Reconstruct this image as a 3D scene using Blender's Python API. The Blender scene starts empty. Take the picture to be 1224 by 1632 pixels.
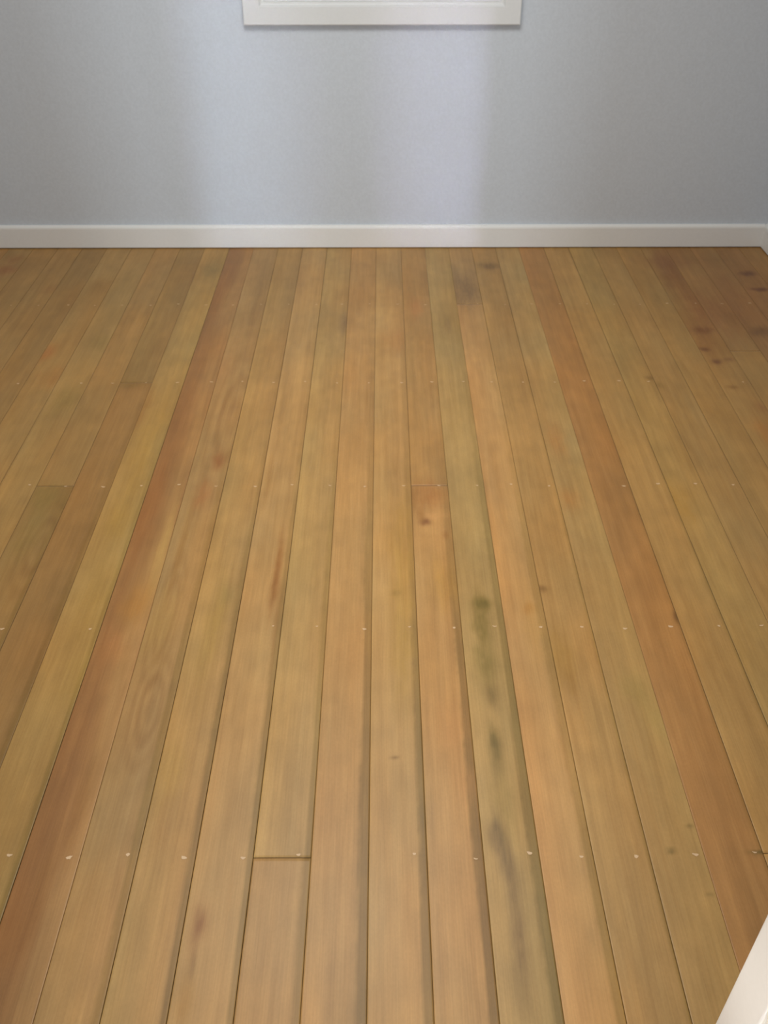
import bpy, bmesh, math, random
import numpy as np

C = bpy.context.scene.collection
scene = bpy.context.scene

# ------------------------------------------------------------------ camera
H_EYE = 1.45
cd = bpy.data.cameras.new('camera')
cd.sensor_fit = 'VERTICAL'
cd.sensor_height = 32.64
cd.lens = 1474 / 1632 * 32.64
cd.clip_start = 0.02
cam = bpy.data.objects.new('camera', cd)
C.objects.link(cam)
cam.location = (0, 0, H_EYE)
cam.rotation_mode = 'XYZ'
PITCH = math.radians(37.55)
cam.rotation_euler = (math.radians(90) - PITCH, math.radians(0.06), math.radians(-0.12))
scene.camera = cam
cd.dof.use_dof = True
cd.dof.focus_distance = 1.4
cd.dof.aperture_fstop = 9.0

# ------------------------------------------------------------------ light and exposure
scene.view_settings.view_transform = 'Standard'
scene.view_settings.look = 'None'
scene.view_settings.gamma = 1
scene.view_settings.use_curve_mapping = False
scene.view_settings.exposure = 0.0

w = bpy.data.worlds.new('world'); scene.world = w
w.use_nodes = True
bg = w.node_tree.nodes['Background']
bg.inputs[0].default_value = (0.75, 0.85, 1.0, 1)
bg.inputs[1].default_value = 0.35

def area(name, loc, target, sx, sy, power, col=(1, 1, 1), spread=180):
    l = bpy.data.lights.new(name, 'AREA')
    l.shape = 'RECTANGLE'; l.size = sx; l.size_y = sy
    l.energy = power; l.color = col; l.spread = math.radians(spread)
    o = bpy.data.objects.new(name, l); C.objects.link(o)
    o.location = loc
    dx, dy, dz = (target[i] - loc[i] for i in range(3))
    yaw = math.atan2(-dx, dy)
    o.rotation_euler = (math.radians(90) + math.atan2(dz, math.hypot(dx, dy)), 0, yaw)
    return o

REAR = -2.75          # rear wall of the hall behind the camera
WALL = 3.673          # the far wall
# daylight from behind the camera, then added lamps for wall bands and fill
area('rear_daylight', (0.13, REAR - 0.10, 1.35), (-0.22, 3.67, 0.9), 0.40, 1.6, 19, (0.78, 0.90, 1.0), 100)
area('wall_band_beam_left', (-0.22, REAR - 0.12, 1.15), (-0.55, WALL, 0.6), 0.24, 1.7, 0.60, (0.70, 0.86, 1.0), 7)  # added narrow beam that shapes the left bluish band on the wall
area('wall_band_beam_right', (0.42, REAR - 0.12, 0.95), (0.205, WALL, 0.45), 0.18, 1.6, 0.8, (0.70, 0.74, 1.0), 6)  # added narrow beam for the right bluish band
area('hall_fill_light', (0.0, -0.35, 2.42), (0.0, 0.3, 0.0), 0.9, 0.7, 17, (1.0, 0.95, 0.86), 160)  # added fill from the hall for the near floor, no known lamp
area('jamb_fill_light', (-1.3, -0.40, 0.95), (0.42, 0.48, 0.38), 0.2, 0.2, 0.22, (1.0, 0.97, 0.93), 15)  # added to brighten the right jamb, no such lamp known
area('room_fill_light', (-0.15, 1.95, 2.42), (-0.15, 1.951, 0.0), 1.2, 1.0, 43, (1.0, 0.985, 0.94), 180)  # added overhead fill for the room's ambient light, unseen source

# ------------------------------------------------------------------ helpers
def lin(c):
    c = np.asarray(c, float) / 255.0
    return np.where(c <= 0.04045, c / 12.92, ((c + 0.055) / 1.055) ** 2.4)

def link_mesh(name, bm, mat, parent=None, smooth=False):
    me = bpy.data.meshes.new(name); bm.to_mesh(me); bm.free()
    if smooth:
        for p in me.polygons: p.use_smooth = True
    o = bpy.data.objects.new(name, me); C.objects.link(o)
    if mat: me.materials.append(mat)
    if parent: o.parent = parent
    return o

def struct(o):
    o['kind'] = 'structure'; return o

def box(bm, x0, x1, y0, y1, z0, z1, bevel=0.0, seg=2):
    vs = [bm.verts.new((x, y, z)) for z in (z0, z1) for y in (y0, y1) for x in (x0, x1)]
    idx = [(0, 2, 3, 1), (4, 5, 7, 6), (0, 1, 5, 4), (2, 6, 7, 3), (0, 4, 6, 2), (1, 3, 7, 5)]
    fs = [bm.faces.new([vs[i] for i in f]) for f in idx]
    if bevel:
        es = list({e for f in fs for e in f.edges})
        bmesh.ops.bevel(bm, geom=es, offset=bevel, segments=seg, affect='EDGES', profile=0.5)

def prism_x(bm, prof, x0, x1, m0=None, m1=None):
    """profile [(y,z)] swept along x; m0/m1 shift the end of each point (mitres)"""
    a = [bm.verts.new((x0 + (m0(y, z) if m0 else 0), y, z)) for y, z in prof]
    b = [bm.verts.new((x1 + (m1(y, z) if m1 else 0), y, z)) for y, z in prof]
    n = len(prof)
    for i in range(n):
        bm.faces.new((a[i], a[(i + 1) % n], b[(i + 1) % n], b[i]))
    bm.faces.new(a[::-1]); bm.faces.new(b)
    bmesh.ops.recalc_face_normals(bm, faces=bm.faces[:])

def principled(name, rough=0.5, spec=0.5):
    m = bpy.data.materials.new(name); m.use_nodes = True
    nt = m.node_tree; b = nt.nodes['Principled BSDF']
    b.inputs['Roughness'].default_value = rough
    b.inputs['Specular IOR Level'].default_value = spec
    return m, nt, b

def paint(name, col, rough, spec=0.4, scale=260, strength=0.12, dist=0.0006, var=0.03):
    m, nt, b = principled(name, rough, spec)
    tc = nt.nodes.new('ShaderNodeTexCoord')
    n = nt.nodes.new('ShaderNodeTexNoise'); n.inputs['Scale'].default_value = scale
    n.inputs['Detail'].default_value = 3
    nt.links.new(tc.outputs['Object'], n.inputs['Vector'])
    bp = nt.nodes.new('ShaderNodeBump'); bp.inputs['Strength'].default_value = strength
    bp.inputs['Distance'].default_value = dist
    nt.links.new(n.outputs['Fac'], bp.inputs['Height'])
    nt.links.new(bp.outputs['Normal'], b.inputs['Normal'])
    n2 = nt.nodes.new('ShaderNodeTexNoise'); n2.inputs['Scale'].default_value = 130
    n2.inputs['Detail'].default_value = 2
    nt.links.new(tc.outputs['Object'], n2.inputs['Vector'])
    r = nt.nodes.new('ShaderNodeValToRGB')
    lo = [v * (1 - var) for v in col]; hi = [min(1, v * (1 + var)) for v in col]
    r.color_ramp.elements[0].position = 0.3; r.color_ramp.elements[1].position = 0.7
    r.color_ramp.elements[0].color = (*lo, 1); r.color_ramp.elements[1].color = (*hi, 1)
    nt.links.new(n2.outputs['Fac'], r.inputs['Fac'])
    nt.links.new(r.outputs['Color'], b.inputs['Base Color'])
    return m

M_WALL = paint('wall_paint', (0.56, 0.60, 0.65), 0.75, 0.3, var=0.035)
M_TRIM = paint('trim_paint', (0.76, 0.755, 0.735), 0.42, 0.45, scale=90, strength=0.05, var=0.012)
M_CASING = paint('window_paint', (0.68, 0.685, 0.68), 0.42, 0.45, scale=90, strength=0.05, var=0.012)
M_JAMB = paint('jamb_paint', (0.86, 0.83, 0.78), 0.45, 0.4, scale=60, strength=0.05, var=0.01)
M_CEIL = paint('ceiling_paint', (0.78, 0.78, 0.76), 0.8, 0.2)
M_GAP, _nt, _b = principled('dark_gap', 0.9, 0.1); _b.inputs['Base Color'].default_value = (0.035, 0.024, 0.014, 1)
M_GLASS, _nt, _b = principled('window_glass', 0.03, 0.5)
_b.inputs['Base Color'].default_value = (1, 1, 1, 1)
_b.inputs['Transmission Weight'].default_value = 1.0; _b.inputs['IOR'].default_value = 1.45
M_PUTTY = paint('nail_filler', tuple(lin((208, 176, 138))), 0.5, 0.3, var=0.02)

# wood: the board tone comes from the board, grain and figure from the nodes
def wood():
    m, nt, b = principled('timber_floor', 0.46, 0.4)
    L = nt.links.new; N = nt.nodes.new
    at = N('ShaderNodeAttribute'); at.attribute_name = 'board_tone'
    bid = N('ShaderNodeAttribute'); bid.attribute_name = 'board_number'
    tc = N('ShaderNodeTexCoord')
    off = N('ShaderNodeCombineXYZ')
    mul = N('ShaderNodeMath'); mul.operation = 'MULTIPLY'; mul.inputs[1].default_value = 7.31
    L(bid.outputs['Fac'], mul.inputs[0]); L(mul.outputs[0], off.inputs['Y']); L(bid.outputs['Fac'], off.inputs['Z'])
    add = N('ShaderNodeVectorMath'); add.operation = 'ADD'
    L(tc.outputs['Object'], add.inputs[0]); L(off.outputs[0], add.inputs[1])
    def grain(sx, sy, detail, lo, hi, plo=0.3, phi=0.7, dis=0.0):
        mp = N('ShaderNodeVectorMath'); mp.operation = 'MULTIPLY'; mp.inputs[1].default_value = (sx, sy, 1)
        L(add.outputs[0], mp.inputs[0])
        n = N('ShaderNodeTexNoise'); n.inputs['Scale'].default_value = 1.0
        n.inputs['Detail'].default_value = detail; n.inputs['Distortion'].default_value = dis
        L(mp.outputs[0], n.inputs['Vector'])
        r = N('ShaderNodeValToRGB'); e = r.color_ramp.elements
        e[0].position = plo; e[1].position = phi
        e[0].color = (*lo, 1); e[1].color = (*hi, 1)
        L(n.outputs['Fac'], r.inputs['Fac'])
        return r.outputs['Color'], n.outputs['Fac']
    c1, f1 = grain(420, 9, 3, (0.93, 0.92, 0.90), (1.05, 1.05, 1.05))
    c2, f2 = grain(70, 3.0, 3, (0.93, 0.90, 0.86), (1.05, 1.06, 1.08), dis=0.6)
    c3, f3 = grain(16, 5, 2, (0.95, 0.95, 0.93), (1.04, 1.04, 1.05))
    c4, f4 = grain(260, 160, 2, (0.965, 0.965, 0.955), (1.03, 1.03, 1.035))
    cur = at.outputs['Color']
    for c in (c1, c2, c3, c4):
        mx = N('ShaderNodeMix'); mx.data_type = 'RGBA'; mx.blend_type = 'MULTIPLY'
        mx.inputs[0].default_value = 1.0
        L(cur, mx.inputs[6]); L(c, mx.inputs[7]); cur = mx.outputs[2]
    L(cur, b.inputs['Base Color'])
    bp = N('ShaderNodeBump'); bp.inputs['Strength'].default_value = 0.15; bp.inputs['Distance'].default_value = 0.0005
    L(f1, bp.inputs['Height']); L(bp.outputs['Normal'], b.inputs['Normal'])
    return m
M_WOOD = wood()

# ------------------------------------------------------------------ the shell
XL, XR, ZC = -2.05, 1.562, 2.45
NEAR0, NEAR1 = 0.470, 0.534       # the thin wall with the doorway, just in front of the camera
JX0, JX1 = -0.50, 0.42            # clear opening of the doorway
WX0, WX1, WZ0, WZ1 = -0.417, 0.417, 0.893, 1.95

def wall_box(name, boxes, mat=M_WALL):
    bm = bmesh.new()
    for b in boxes: box(bm, *b)
    return struct(link_mesh(name, bm, mat))

T = 0.12
wall_box('wall_back', [(XL - T, WX0, WALL, WALL + T, 0, ZC), (WX1, XR + T, WALL, WALL + T, 0, ZC),
                       (WX0, WX1, WALL, WALL + T, 0, WZ0), (WX0, WX1, WALL, WALL + T, WZ1, ZC)])
wall_box('wall_left', [(XL - T, XL, REAR, WALL, 0, ZC)])
wall_box('wall_right', [(XR, XR + T, REAR, WALL, 0, ZC)])
wall_box('wall_front', [(XL, JX0 - 0.02, NEAR0, NEAR1, 0, ZC), (JX1 + 0.02, XR, NEAR0, NEAR1, 0, ZC),
                        (JX0 - 0.02, JX1 + 0.02, NEAR0, NEAR1, 2.06, ZC)])
gl = [(-0.38, -0.10), (-0.08, 0.34), (0.38, 0.58)]     # invented unseen openings in the hall's rear wall, sized around the lamps
rb = []; px = XL - T
for a, b in gl:
    rb.append((px, a, REAR - T, REAR, 0, ZC)); rb.append((a, b, REAR - T, REAR, 0, 0.35)); rb.append((a, b, REAR - T, REAR, 2.15, ZC)); px = b
rb.append((px, XR + T, REAR - T, REAR, 0, ZC))
wall_box('wall_rear', rb)
wall_box('ceiling', [(XL - T, XR + T, REAR - T, WALL + T, ZC, ZC + 0.1)], M_CEIL)

# ------------------------------------------------------------------ the floor boards
BW = 0.10      # one board
FEATURES = [
    (2.218, 1.544, 0.186, 0.0187, (109, 91, 45), 0.65),
    (2.184, 1.489, 0.182, 0.0797, (116, 97, 50), 0.5),
    (2.18, 1.356, 0.226, 0.0574, (122, 103, 56), 0.42),
    (2.235, 1.272, 0.154, 0.0268, (116, 93, 58), 0.45),
    (2.161, 1.154, 0.11, 0.0363, (109, 91, 50), 0.5),
    (2.155, 1.11, 0.12, 0.0407, (119, 99, 58), 0.35),
    (2.02, 0.948, 0.144, 0.0325, (116, 91, 65), 0.55),
    (2.113, 0.9, 0.141, 0.0429, (119, 93, 66), 0.5),
    (2.192, 0.845, 0.137, 0.0564, (126, 99, 68), 0.42),
    (2.15, 0.754, 0.151, 0.0615, (129, 99, 66), 0.52),
    (2.09, 0.668, 0.163, 0.0467, (130, 101, 64), 0.42),
    (2.187, 1.004, 0.228, 0.0791, (144, 121, 70), 0.25),
    (1.143, 1.963, 0.497, 0.0557, (160, 108, 66), 0.55),
    (0.77, 1.93, 0.147, 0.0599, (140, 98, 55), 0.35),
    (1.067, 1.844, 0.143, 0.0129, (128, 84, 58), 0.7),
    (1.285, 1.87, 0.289, 0.0131, (200, 150, 105), 0.5),
    (0.964, 1.871, 0.096, 0.0314, (140, 95, 55), 0.4),
    (1.213, 1.811, 0.284, 0.0176, (200, 155, 108), 0.35),
    (1.566, 1.794, 0.063, 0.0149, (140, 90, 50), 0.4),
    (3.701, 1.592, 0.131, 0.0108, (122, 86, 52), 0.6),
    (3.299, 1.527, 0.128, 0.0185, (168, 112, 55), 0.4),
    (4.888, 1.943, 0.263, 0.044, (170, 110, 60), 0.3),
    (4.985, 2.23, 0.216, 0.0822, (165, 105, 60), 0.3),
    (-3.011, 0.789, 0.072, 0.0234, (125, 82, 50), 0.55),
    (-3.004, 0.722, 0.03, 0.0297, (120, 84, 48), 0.5),
    (-3.018, 0.781, 0.163, 0.0401, (150, 100, 62), 0.28),
    (-3.036, 0.66, 0.134, 0.037, (165, 118, 58), 0.35),
    (0.204, 1.116, 0.084, 0.0044, (120, 88, 55), 0.5),
    (4.996, 0.917, 0.077, 0.0049, (112, 92, 55), 0.6),
    (5.451, 0.965, 0.067, 0.0038, (120, 98, 62), 0.5),
    (5.454, 0.834, 0.084, 0.0033, (130, 106, 68), 0.4),
    (3.596, 0.96, 0.089, 0.0038, (150, 115, 70), 0.4),
    (-2.511, 1.684, 0.075, 0.1149, (145, 92, 48), 0.5),
    (-2.533, 1.592, 0.073, 0.0753, (135, 86, 46), 0.45),
    (-2.376, 1.472, 0.056, 0.1178, (140, 96, 54), 0.3),
    (-3.081, 2.017, 0.101, 0.1152, (150, 105, 60), 0.25),
    (-6.689, 3.437, 0.294, 0.0731, (105, 88, 60), 0.4),
    (-1.32, 2.972, 0.176, 0.0688, (115, 90, 75), 0.4),
    (-2.137, 3.024, 0.267, 0.1107, (125, 105, 80), 0.3),
    (0.467, 2.831, 0.467, 0.0824, (170, 110, 65), 0.25),
    (1.179, 3.099, 0.227, 0.0731, (160, 100, 65), 0.3),
    (4.248, 3.473, 0.395, 0.0309, (95, 72, 50), 0.6),
    (3.101, 3.254, 0.493, 0.1458, (112, 88, 70), 0.6),
    (2.274, 2.951, 0.394, 0.1262, (134, 109, 72), 0.35),
    (2.274, 2.948, 0.131, 0.0679, (122, 96, 72), 0.3),
    (-3.611, 1.569, 0.173, 0.0296, (140, 118, 80), 0.35),
    (6.564, 1.497, 0.056, 0.018, (105, 72, 40), 0.6),
    (8.494, 2.581, 0.139, 0.012, (110, 82, 48), 0.5),
    (8.68, 2.533, 0.177, 0.0196, (115, 88, 52), 0.4),
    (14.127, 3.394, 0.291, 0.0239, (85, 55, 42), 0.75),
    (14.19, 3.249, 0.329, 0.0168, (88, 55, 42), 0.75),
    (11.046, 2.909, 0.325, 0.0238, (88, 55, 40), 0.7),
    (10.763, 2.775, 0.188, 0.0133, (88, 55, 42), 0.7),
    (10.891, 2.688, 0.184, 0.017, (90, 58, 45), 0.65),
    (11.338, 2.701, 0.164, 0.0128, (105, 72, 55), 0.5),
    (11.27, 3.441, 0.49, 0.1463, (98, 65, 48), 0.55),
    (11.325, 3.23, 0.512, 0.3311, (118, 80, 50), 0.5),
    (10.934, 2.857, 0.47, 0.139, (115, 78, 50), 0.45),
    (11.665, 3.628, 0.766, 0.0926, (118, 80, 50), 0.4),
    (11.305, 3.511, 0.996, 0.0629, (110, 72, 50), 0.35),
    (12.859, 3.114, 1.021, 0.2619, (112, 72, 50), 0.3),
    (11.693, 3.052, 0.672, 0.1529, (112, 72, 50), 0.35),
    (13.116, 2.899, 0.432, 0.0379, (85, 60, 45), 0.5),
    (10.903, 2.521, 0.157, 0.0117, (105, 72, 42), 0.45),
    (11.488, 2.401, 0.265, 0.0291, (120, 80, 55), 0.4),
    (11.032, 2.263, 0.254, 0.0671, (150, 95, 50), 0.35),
    (-8.846, 1.952, 0.429, 0.0608, (112, 94, 55), 0.45),
    (-8.782, 1.863, 0.256, 0.0417, (125, 105, 68), 0.35),
    (-8.832, 1.776, 0.342, 0.0736, (128, 106, 64), 0.3),
    (-11.123, 2.762, 0.209, 0.053, (150, 88, 48), 0.4),
    (-10.438, 2.594, 0.519, 0.0647, (150, 96, 50), 0.3),
    (-9.512, 2.83, 0.297, 0.0457, (112, 92, 55), 0.3),
    (-9.67, 2.458, 0.384, 0.075, (118, 98, 58), 0.3),
    (-14.762, 3.549, 0.351, 0.0384, (110, 72, 48), 0.45),
    (-14.774, 3.437, 0.441, 0.0487, (110, 66, 45), 0.45),
    (-12.437, 3.261, 0.33, 0.0338, (115, 80, 52), 0.35),
    (-10.621, 3.289, 0.379, 0.057, (115, 82, 50), 0.3),
    (-7.249, 2.404, 0.227, 0.1091, (140, 92, 50), 0.3),
    (-7.939, 2.545, 0.394, 0.0236, (110, 86, 50), 0.4),
    (7.652, 1.931, 0.426, 0.0818, (165, 120, 55), 0.3),
    (3.722, 1.384, 0.322, 0.0733, (168, 125, 60), 0.35),
    (3.877, 1.311, 0.104, 0.0311, (150, 108, 55), 0.3),
    (5.192, 1.286, 0.31, 0.044, (160, 138, 85), 0.3),
    (5.452, 1.204, 0.25, 0.0474, (165, 142, 88), 0.3),
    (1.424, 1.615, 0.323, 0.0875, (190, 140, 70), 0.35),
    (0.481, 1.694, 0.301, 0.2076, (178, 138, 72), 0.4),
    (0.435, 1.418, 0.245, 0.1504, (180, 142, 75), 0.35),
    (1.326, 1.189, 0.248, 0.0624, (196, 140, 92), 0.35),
    (0.319, 1.579, 0.116, 0.0107, (140, 110, 62), 0.3),
    (-4.975, 1.472, 0.334, 0.1178, (178, 142, 85), 0.3),
    (-3.765, 1.457, 0.221, 0.155, (172, 138, 72), 0.3),
    (-3.999, 1.086, 0.26, 0.0711, (182, 142, 75), 0.3),
    (-4.316, 1.16, 0.122, 0.0911, (150, 112, 60), 0.3),
    (-4.002, 0.965, 0.179, 0.0762, (168, 120, 72), 0.25),
    (-6.703, 2.195, 0.319, 0.2244, (168, 128, 66), 0.35),
    (-6.749, 1.851, 0.319, 0.0775, (165, 128, 68), 0.4),
    (-6.564, 1.554, 0.43, 0.1253, (155, 118, 62), 0.3),
    (-6.328, 1.321, 0.328, 0.0697, (155, 122, 62), 0.25),
    (-5.632, 1.549, 0.287, 0.0626, (170, 115, 55), 0.4),
    (-5.883, 1.411, 0.272, 0.0562, (170, 112, 70), 0.35),
    (-4.575, 2.117, 0.157, 0.0369, (135, 82, 50), 0.5),
    (-4.761, 1.958, 0.198, 0.061, (160, 100, 62), 0.4),
    (-5.206, 2.636, 0.303, 0.1034, (165, 110, 75), 0.2),
    (-5.512, 1.033, 0.138, 0.1082, (136, 94, 52), 0.45),
    (-5.938, 0.78, 0.255, 0.0632, (140, 92, 50), 0.35),
    (-5.774, 0.847, 0.105, 0.0903, (138, 95, 52), 0.35),
    (-5.384, 1.686, 0.15, 0.138, (176, 140, 88), 0.45),
    (-5.38, 1.781, 0.078, 0.1476, (185, 150, 98), 0.45),
    (-4.954, 1.735, 0.076, 0.1666, (150, 108, 62), 0.35),
    (-6.062, 1.938, 0.262, 0.1639, (152, 98, 58), 0.35),
    (6.566, 0.912, 0.196, 0.0036, (95, 80, 45), 0.6),
    (-4.189, 0.868, 0.149, 0.0693, (185, 140, 100), 0.2),
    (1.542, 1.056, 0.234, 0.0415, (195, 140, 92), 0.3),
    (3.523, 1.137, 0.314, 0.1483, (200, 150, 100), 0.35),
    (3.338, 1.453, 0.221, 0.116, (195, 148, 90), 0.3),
]
LOOPS = [(-4.45, 2.35, 0.445, 0.263), (-4.705, 1.239, 0.253, 0.098), (-8.449, 1.755, 0.278, 0.121), (-4.864, 1.504, 0.197, 0.141)]
SEAM = {n: n - 0.26 for n in range(-24, 1)}
SEAM.update({1: .75, 2: 1.73, 3: 2.70, 4: 3.63, 5: 4.61, 6: 5.56, 7: 6.59, 8: 7.60, 9: 8.56, 10: 9.55})
for n in range(11, 18): SEAM[n] = n - 0.45
ROWS = [-1.85, -1.30, -0.75, -0.20, 0.352, 0.907, 1.467, 2.003, 2.557, 3.124]
# board: list of (from_y, left tone, right tone, edge band width, edge band depth) from near to far
def B(*seg): return list(seg)
BOARD = {
 -9: B((-3, (150,120,72), (148,116,68), .10, .9), (2.004, (160,124,74), (156,122,72), .0, 1)),
 -8: B((-3, (160,120,70), (150,112,64), .12, .9), (2.557, (158,124,72), (150,116,68), .0, 1)),
 -7: B((-3, (174,139,80), (168,138,78), .10, .88)),
 -6: B((-3, (150,104,60), (166,124,76), .0, .85)),
 -5: B((-3, (186,148,98), (182,141,90), .13, .90)),
 -4: B((-3, (180,144,88), (176,138,88), .10, .84)),
 -3: B((-3, (184,146,98), (184,146,96), .10, .84)),
 -2: B((-3, (182,138,90), (180,140,90), .11, .88), (.905, (184,152,98), (178,142,92), .10, .88)),
 -1: B((-3, (182,140,92), (182,140,92), .14, .82)),
  0: B((-3, (186,148,98), (182,142,94), .13, .80)),
  1: B((-3, (188,144,94), (186,138,88), .15, .80), (2.003, (170,130,80), (162,124,78), .08, .9)),
  2: B((-3, (176,148,98), (172,144,92), .14, .82)),
  3: B((-3, (196,148,98), (194,150,98), .14, .86), (3.124, (166,134,92), (166,134,92), .0, 1)),
  4: B((-3, (180,140,86), (176,136,82), .05, .9)),
  5: B((-3, (178,142,90), (186,156,102), .0, .9)),
  6: B((-3, (162,116,68), (156,112,64), .04, .92)),
  7: B((-3, (172,134,80), (174,136,82), .0, .9), (.911, (172,134,80), (168,132,78), .05, .9)),
  8: B((-3, (168,138,82), (162,130,76), .0, .9)),
  9: B((-3, (170,134,80), (166,130,78), .0, .9)),
 10: B((-3, (164,128,74), (160,126,74), .0, .9)),
 11: B((-3, (158,122,70), (154,118,68), .0, .9)),
 12: B((-3, (160,124,74), (156,122,70), .0, .9), (2.76, (150,112,68), (150,114,68), 0, 1)),
 13: B((-3, (160,122,72), (160,122,72), .0, .9), (2.65, (142,102,62), (144,104,62), 0, 1)),
 14: B((-3, (156,116,66), (156,116,66), .0, .9), (2.557, (140,98,60), (140,98,60), 0, 1)),
 15: B((-3, (156,116,66), (156,116,66), .0, .9), (3.124, (142,102,60), (146,108,64), 0, 1)),
}
rng = random.Random(4)
PAL = [((160,124,74), (158,122,72)), ((156,116,68), (154,114,66)), ((164,132,80), (160,128,76)), ((152,116,66), (156,120,70)), ((168,134,82), (162,128,76))]

def vnoise(x, y, seed):
    xi = np.floor(x).astype(np.int64); yi = np.floor(y).astype(np.int64)
    fx = x - xi; fy = y - yi; fx = fx * fx * (3 - 2 * fx); fy = fy * fy * (3 - 2 * fy)
    def h(a, b):
        v = (a * 374761393 + b * 668265263 + seed * 974634777) & 0x7fffffff
        v = ((v ^ (v >> 13)) * 1274126177) & 0x7fffffff
        return ((v ^ (v >> 16)) & 0xffff) / 65535.0
    return (h(xi, yi) * (1 - fx) + h(xi + 1, yi) * fx) * (1 - fy) + (h(xi, yi + 1) * (1 - fx) + h(xi + 1, yi + 1) * fx) * fy

def tone(n, u, X, y, seg, seed):
    """board tone: u 0..1 across the board, X in board widths, y metres"""
    _, cl, cr, bw, bd = seg
    mid = np.array([172., 133., 82.]); q_ = 0.16 if n in (-6, 6, -8) else 0.46
    cl = np.array(cl, float) * (1 - q_) + mid * q_; cr = np.array(cr, float) * (1 - q_) + mid * q_
    t = np.clip(u + 0.25 * (vnoise(y * 2.2, y * 0 + n, seed + 5) - .5), 0, 1)
    if n == -6:     # heart-wood streaks with ragged flame edges
        t = np.clip((u - 0.50 - 0.30 * (vnoise(y * 2.6, u * 2, seed) - .5)) * 2.6 + .5, 0, 1)
        t = t * (0.45 + 0.75 * vnoise(y * 3.1, u * 3 + y * 2, seed + 1))
        t = np.clip(t, 0, 1)
    c = cl[None, None] * (1 - t[..., None]) + cr[None, None] * t[..., None]
    c = c * {-5: .95, -3: 1.03, -2: 1.03, -1: 1.05, 0: 1.05, 1: 1.04, 2: 1.03, 3: 1.04, 6: 1.07, 7: 1.03, 8: 1.03}.get(n, 1.0)
    # broad colour drift along the board and long streaks
    k = 1 + 0.055 * (vnoise(y * 3.0 + n, u * 1.5 + n, seed + 2) - .5) + 0.05 * (vnoise(y * 1.6, u * 9 + n * 3, seed + 3) - .5)
    hue = (vnoise(y * 5 + 3 * n, u * 1.2 + n, seed + 4) - .5)
    c = c * k[..., None] * (1 + hue[..., None] * np.array([0.03, -0.01, -0.07]))
    c = c * (1 + 0.045 * (vnoise(X * 2.6, y * 17, 31) - .5) + 0.04 * (vnoise(X * 6, y * 34, 32) - .5) + 0.04 * (vnoise(X * .8, y * 6, 33) - .5))[..., None]
    # the darker unsanded band at the right lip of a board, with a ragged border
    if bw > 0:
        lim = 1 - bw * (1.35 + 0.14 * (vnoise(y * 75, y * 0, seed + 6) - .5) + 0.35 * (vnoise(y * 3, y * 0, seed + 7) - .5))
        fade = np.clip((2.6 - y) / 1.5, 0.15, 1)
        m = np.clip((u - lim) / 0.045, 0, 1) * fade * 1.15
        c = c * (1 - m[..., None] * (1 - bd * np.array([1.0, 1.0, 0.90])))
    # growth-ring loops
    for (lx, ly, lr, lh) in LOOPS:
        if SEAM[n] - .01 <= lx < SEAM[n + 1]:
            wob = 0.10 * (vnoise(y * 22, u * 4, seed + 8) - .5)
            q = np.sqrt(((X - lx) / lr) ** 2 + ((y - ly) / lh) ** 2) + wob
            g = 0.5 + 0.5 * np.cos(q * 2 * np.pi * 1.6 - 2.2)
            a = np.exp(-((q - 0.9) / 0.8) ** 2) * 0.085
            c = c * (1 - (a * g)[..., None] * np.array([0.8, 1.1, 1.5]))
    # knots, stains and patches, each where it lies in the floor
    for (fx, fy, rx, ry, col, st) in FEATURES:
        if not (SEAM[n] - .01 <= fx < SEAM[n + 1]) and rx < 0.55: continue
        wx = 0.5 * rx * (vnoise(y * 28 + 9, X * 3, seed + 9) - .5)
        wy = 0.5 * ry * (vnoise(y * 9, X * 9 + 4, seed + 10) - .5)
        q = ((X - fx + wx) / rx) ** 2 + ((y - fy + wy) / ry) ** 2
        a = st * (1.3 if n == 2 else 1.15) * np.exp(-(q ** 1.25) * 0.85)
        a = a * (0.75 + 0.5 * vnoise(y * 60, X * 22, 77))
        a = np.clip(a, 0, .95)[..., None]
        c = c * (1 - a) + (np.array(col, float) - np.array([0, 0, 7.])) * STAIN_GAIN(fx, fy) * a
    return c

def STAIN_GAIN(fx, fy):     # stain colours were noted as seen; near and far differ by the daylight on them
    return 1.0 + 0.16 * max(0, min(1, (fy - 1.3) / 2.2)) + 0.014 * max(0, abs(fx) - 4)

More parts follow.
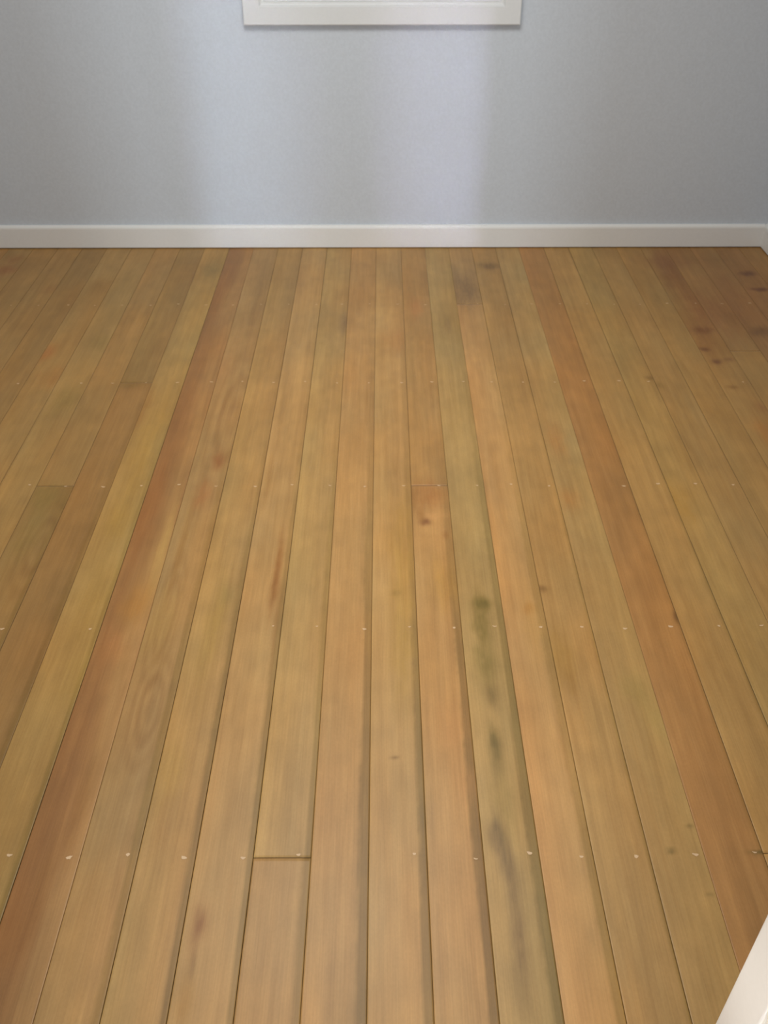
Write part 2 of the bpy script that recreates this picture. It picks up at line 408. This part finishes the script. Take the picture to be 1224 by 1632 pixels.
V, F_, COL, NUM = [], [], [], []
nv = 0
def add_segment(n, ya, yb, seg, seed):
    global nv
    x0, x1 = max(SEAM[n] * BW, XL + .001), min(SEAM[n + 1] * BW, XR - .001)
    if x1 - x0 < 0.01: return
    wpx = x1 - x0
    g = 0.0009
    us = np.concatenate([[0, g * .35, g], np.linspace(0.03 * wpx, 0.97 * wpx, 20), [wpx - g, wpx - g * .35, wpx]])
    zs = np.zeros_like(us); zs[0] = zs[-1] = -0.0022; zs[1] = zs[-2] = -0.0007
    step = 0.0065 if yb > 0.5 else 0.06
    ny = max(2, int((yb - ya) / step))
    ys = np.concatenate([[ya, ya + g * .35], np.linspace(ya + g, yb - g, ny), [yb - g * .35, yb]])
    zy = np.zeros_like(ys); zy[0] = zy[-1] = -0.0030; zy[1] = zy[-2] = -0.0009
    U, Y = np.meshgrid(us, ys)
    Z = np.minimum(zs[None, :], zy[:, None])
    cup = -0.0004 * (2 * U / wpx - 1) ** 2
    X = x0 + U
    P = np.stack([X, Y, Z + cup], -1).reshape(-1, 3)
    xb = X / BW
    uu = np.clip((xb - SEAM[n]) / (SEAM[n + 1] - SEAM[n]), 0, 1)
    c = tone(n, uu, xb, Y, seg, seed)
    # grime settled in the joint
    jl = JOINT.get(n, .55); jr = JOINT.get(n + 1, .55)
    js = np.where(uu < .5, jl, jr) * (0.6 + 0.8 * vnoise(Y * 1.7 + n, X * 0, 41))
    js = np.where(zy[:, None] < -0.0005, 1.0, js)
    c = np.where((Z < -0.0005)[..., None], c * (1 - 0.42 * js)[..., None], c)
    Z = Z * np.where(zy[:, None] < -0.0005, 1.0, 0.25 + 0.75 * np.clip(js, 0, 1))
    P = np.stack([X, Y, Z + cup], -1).reshape(-1, 3)
    c = lin(np.clip(c, 4, 250)) * WOOD_GAIN
    a, b = U.shape
    i = np.arange(a * b).reshape(a, b)
    q = np.stack([i[:-1, :-1], i[:-1, 1:], i[1:, 1:], i[1:, :-1]], -1).reshape(-1, 4) + nv
    V.append(P); F_.append(q); COL.append(c.reshape(-1, 3)); NUM.append(np.full(a * b, n * 1.37 + seed * 0.1)); nv += a * b

JOINT = {-8: .6, -7: .35, -6: .9, -5: .4, -4: .75, -3: .85, -2: .8, -1: .5, 0: .45, 1: .5, 2: .4, 3: .35, 4: .6, 5: .7, 6: .3, 7: .75, 8: .9, 9: .6}
WOOD_GAIN = np.array([0.925, 0.90, 0.775])
for n in range(-21, 16):
    segs = BOARD.get(n)
    if segs is None:
        pa = PAL[rng.randrange(5)]; segs = [(-3, pa[0], pa[1], 0, 1)]
    for k, s in enumerate(segs):
        ya = REAR if k == 0 else s[0]
        yb = segs[k + 1][0] if k + 1 < len(segs) else WALL
        cut = max(ya, 0.40)
        if ya < 0.40:
            # the part in the hall, coarser, jointed on a nail row
            add_segment(n, REAR, 0.352, s, 100 + n * 3 + k)
            add_segment(n, 0.352, yb, s, 100 + n * 3 + k)
        else:
            add_segment(n, ya, yb, s, 100 + n * 3 + k)

# filler over each nail: a small worn crescent by the right lip of the board
discs_v, discs_f = [], []
rr = random.Random(11)
base = nv
for n in range(-20, 16):
    for y in ROWS:
        xr = min(SEAM[n + 1] * BW, XR)
        cx = xr - BW * rr.uniform(.14, .24); cy = y + rr.uniform(-.006, .006)
        if y > 0.4 and rr.random() < .12: continue
        a = rr.uniform(.0028, .0058); bq = rr.uniform(.0013, .0030); th = rr.uniform(-.35, .35)
        K = 14
        for j in range(K):
            t = 2 * math.pi * j / K
            r_ = 1 + .22 * rr.uniform(-1, 1)
            ex, ey = a * math.cos(t) * r_, bq * math.sin(t) * r_ + 0.35 * (a * math.cos(t)) ** 2 / a
            discs_v.append((cx + ex * math.cos(th) - ey * math.sin(th), cy + ex * math.sin(th) + ey * math.cos(th), 0.00035))
        discs_f.append(list(range(base, base + K))); base += K

Vn = np.concatenate(V + [np.array(discs_v)]); Fn = np.concatenate(F_)
me = bpy.data.meshes.new('floor')
me.vertices.add(len(Vn)); me.vertices.foreach_set('co', Vn.astype(np.float32).ravel())
nq = len(Fn); nd = len(discs_f); K = 14
me.loops.add(nq * 4 + nd * K)
li = np.concatenate([Fn.ravel(), np.array(discs_f).ravel()]).astype(np.int32)
me.loops.foreach_set('vertex_index', li)
me.polygons.add(nq + nd)
ls = np.concatenate([np.arange(nq) * 4, nq * 4 + np.arange(nd) * K]).astype(np.int32)
me.polygons.foreach_set('loop_start', ls)
mi = np.concatenate([np.zeros(nq), np.ones(nd)]).astype(np.int32)
me.update(calc_edges=True)
me.polygons.foreach_set('material_index', mi)
ca = me.color_attributes.new('board_tone', 'FLOAT_COLOR', 'POINT')
cc = np.concatenate(COL + [np.tile(lin((208, 176, 138)), (nd * K, 1))])
ca.data.foreach_set('color', np.concatenate([cc, np.ones((len(cc), 1))], 1).astype(np.float32).ravel())
na = me.attributes.new('board_number', 'FLOAT', 'POINT')
na.data.foreach_set('value', np.concatenate(NUM + [np.zeros(nd * K)]).astype(np.float32))
me.materials.append(M_WOOD); me.materials.append(M_PUTTY)
me.validate()
floor = bpy.data.objects.new('floor', me); C.objects.link(floor); struct(floor)
bm = bmesh.new(); box(bm, XL - T, XR + T, REAR - T, WALL + T, -0.08, -0.0075)
sub = link_mesh('subfloor', bm, M_GAP, floor)

# ------------------------------------------------------------------ baseboards
BH = 0.093
def base_profile(y, s):      # y of the wall face, s = direction into the room
    return [(y, 0.004), (y + s * .016, 0.004), (y + s * .016, BH - .012), (y + s * .0145, BH - .006), (y + s * .009, BH - .001), (y + s * .004, BH), (y, BH)]
bm = bmesh.new()
prism_x(bm, base_profile(WALL, -1), XL + .016, XR - .016)
struct(link_mesh('baseboard_back', bm, M_TRIM))
def side_base(name, x, s, y0, y1):
    bm = bmesh.new(); pr = base_profile(x, s)
    a = [bm.verts.new((px, y0, z)) for px, z in pr]; b = [bm.verts.new((px, y1, z)) for px, z in pr]; n = len(pr)
    for i in range(n): bm.faces.new((a[i], a[(i + 1) % n], b[(i + 1) % n], b[i]))
    bm.faces.new(a[::-1]); bm.faces.new(b); bmesh.ops.recalc_face_normals(bm, faces=bm.faces[:])
    struct(link_mesh(name, bm, M_TRIM))
side_base('baseboard_right', XR, -1, NEAR1, WALL)
side_base('baseboard_left', XL, 1, NEAR1, WALL)

# ------------------------------------------------------------------ window over the far baseboard
CW = 0.073
win = bpy.data.objects.new('window_1', None); C.objects.link(win); win.location = (0, WALL, WZ0 - CW); struct(win)
def place(o):
    o.parent = win; o.matrix_parent_inverse.translation = (0, -WALL, -(WZ0 - CW)); return o
def casing(horizontal, p0, p1, sgn):
    """one casing board with mitred ends; inner edge is stepped like the photo's"""
    bm = bmesh.new()
    prof = [(0, 0), (-.022, 0.0), (-.0245, .003), (-.0245, .058), (-.016, .0635), (-.0145, .068), (-.0145, CW), (0, CW)]   # depth, distance from the outer edge
    a, b = [], []
    for dpt, q in prof:
        if horizontal: a.append(bm.verts.new((p0[0] + q, WALL + dpt, p0[1] + sgn * q))); b.append(bm.verts.new((p1[0] - q, WALL + dpt, p1[1] + sgn * q)))
        else: a.append(bm.verts.new((p0[0] + sgn * q, WALL + dpt, p0[1] + q))); b.append(bm.verts.new((p1[0] + sgn * q, WALL + dpt, p1[1] - q)))
    n = len(prof)
    for i in range(n): bm.faces.new((a[i], a[(i + 1) % n], b[(i + 1) % n], b[i]))
    bm.faces.new(a[::-1]); bm.faces.new(b); bmesh.ops.recalc_face_normals(bm, faces=bm.faces[:])
    return place(link_mesh('casing', bm, M_CASING))
ox0, ox1, oz0, oz1 = WX0 - CW, WX1 + CW, WZ0 - CW, WZ1 + CW
casing(True, (ox0, oz0), (ox1, oz0), 1); casing(True, (ox0, oz1), (ox1, oz1), -1)
casing(False, (ox0, oz0), (ox0, oz1), 1); casing(False, (ox1, oz0), (ox1, oz1), -1)
bm = bmesh.new()
box(bm, WX0, WX1, WALL, WALL + T, WZ0, WZ0 + .018); box(bm, WX0, WX1, WALL, WALL + T, WZ1 - .018, WZ1)
box(bm, WX0, WX0 + .018, WALL, WALL + T, WZ0 + .018, WZ1 - .018); box(bm, WX1 - .018, WX1, WALL, WALL + T, WZ0 + .018, WZ1 - .018)
place(link_mesh('window_frame', bm, M_CASING))
bm = bmesh.new(); a0, a1, z0, z1 = WX0 + .018, WX1 - .018, WZ0 + .018, WZ1 - .018
for q in ((a0, a1, z0, z0 + .05), (a0, a1, z1 - .04, z1), (a0, a0 + .04, z0 + .05, z1 - .04), (a1 - .04, a1, z0 + .05, z1 - .04), (-.012, .012, z0 + .05, z1 - .04)):
    box(bm, q[0], q[1], WALL + .055, WALL + .09, q[2], q[3])
place(link_mesh('sash', bm, M_CASING))
bm = bmesh.new(); box(bm, a0 + .035, a1 - .035, WALL + .070, WALL + .074, z0 + .045, z1 - .035)
place(link_mesh('glass', bm, M_GLASS))

# ------------------------------------------------------------------ doorway lining and its casings, beside the camera
def rounded_box(name, b, r, mat=M_JAMB):
    bm = bmesh.new(); box(bm, *b, bevel=r, seg=4)
    return struct(link_mesh(name, bm, mat, smooth=False))
rounded_box('trim_1', (JX1, JX1 + .02, NEAR0 - .002, NEAR1 + .002, 0.001, 2.06), .005)
rounded_box('trim_2', (JX0 - .02, JX0, NEAR0 - .002, NEAR1 + .002, 0.001, 2.06), .005)
rounded_box('trim_3', (JX0, JX1, NEAR0 - .002, NEAR1 + .002, 2.04, 2.06), .003)
rounded_box('trim_4', (JX1 + .001, JX1 + .075, NEAR0 - .018, NEAR0 - .002, 0.001, 2.10), .004)
rounded_box('trim_5', (JX0 - .075, JX0 - .004, NEAR0 - .018, NEAR0 - .002, 0.001, 2.10), .004)

# frames of the invented hall openings, unseen, placed to pass the lamps outside
for k, (a, b) in enumerate(gl):
    r = bpy.data.objects.new('window_%d' % (k + 2), None); C.objects.link(r); r.location = ((a + b) / 2, REAR, .35); struct(r)
    bm = bmesh.new(); cx = (a + b) / 2
    for q in ((a - cx, b - cx, 0, .03), (a - cx, b - cx, 1.77, 1.80), (a - cx, a - cx + .02, .03, 1.77), (b - cx - .02, b - cx, .03, 1.77)):
        box(bm, q[0], q[1], -.07, -.02, q[2], q[3])
    link_mesh('window_frame', bm, M_TRIM, r)
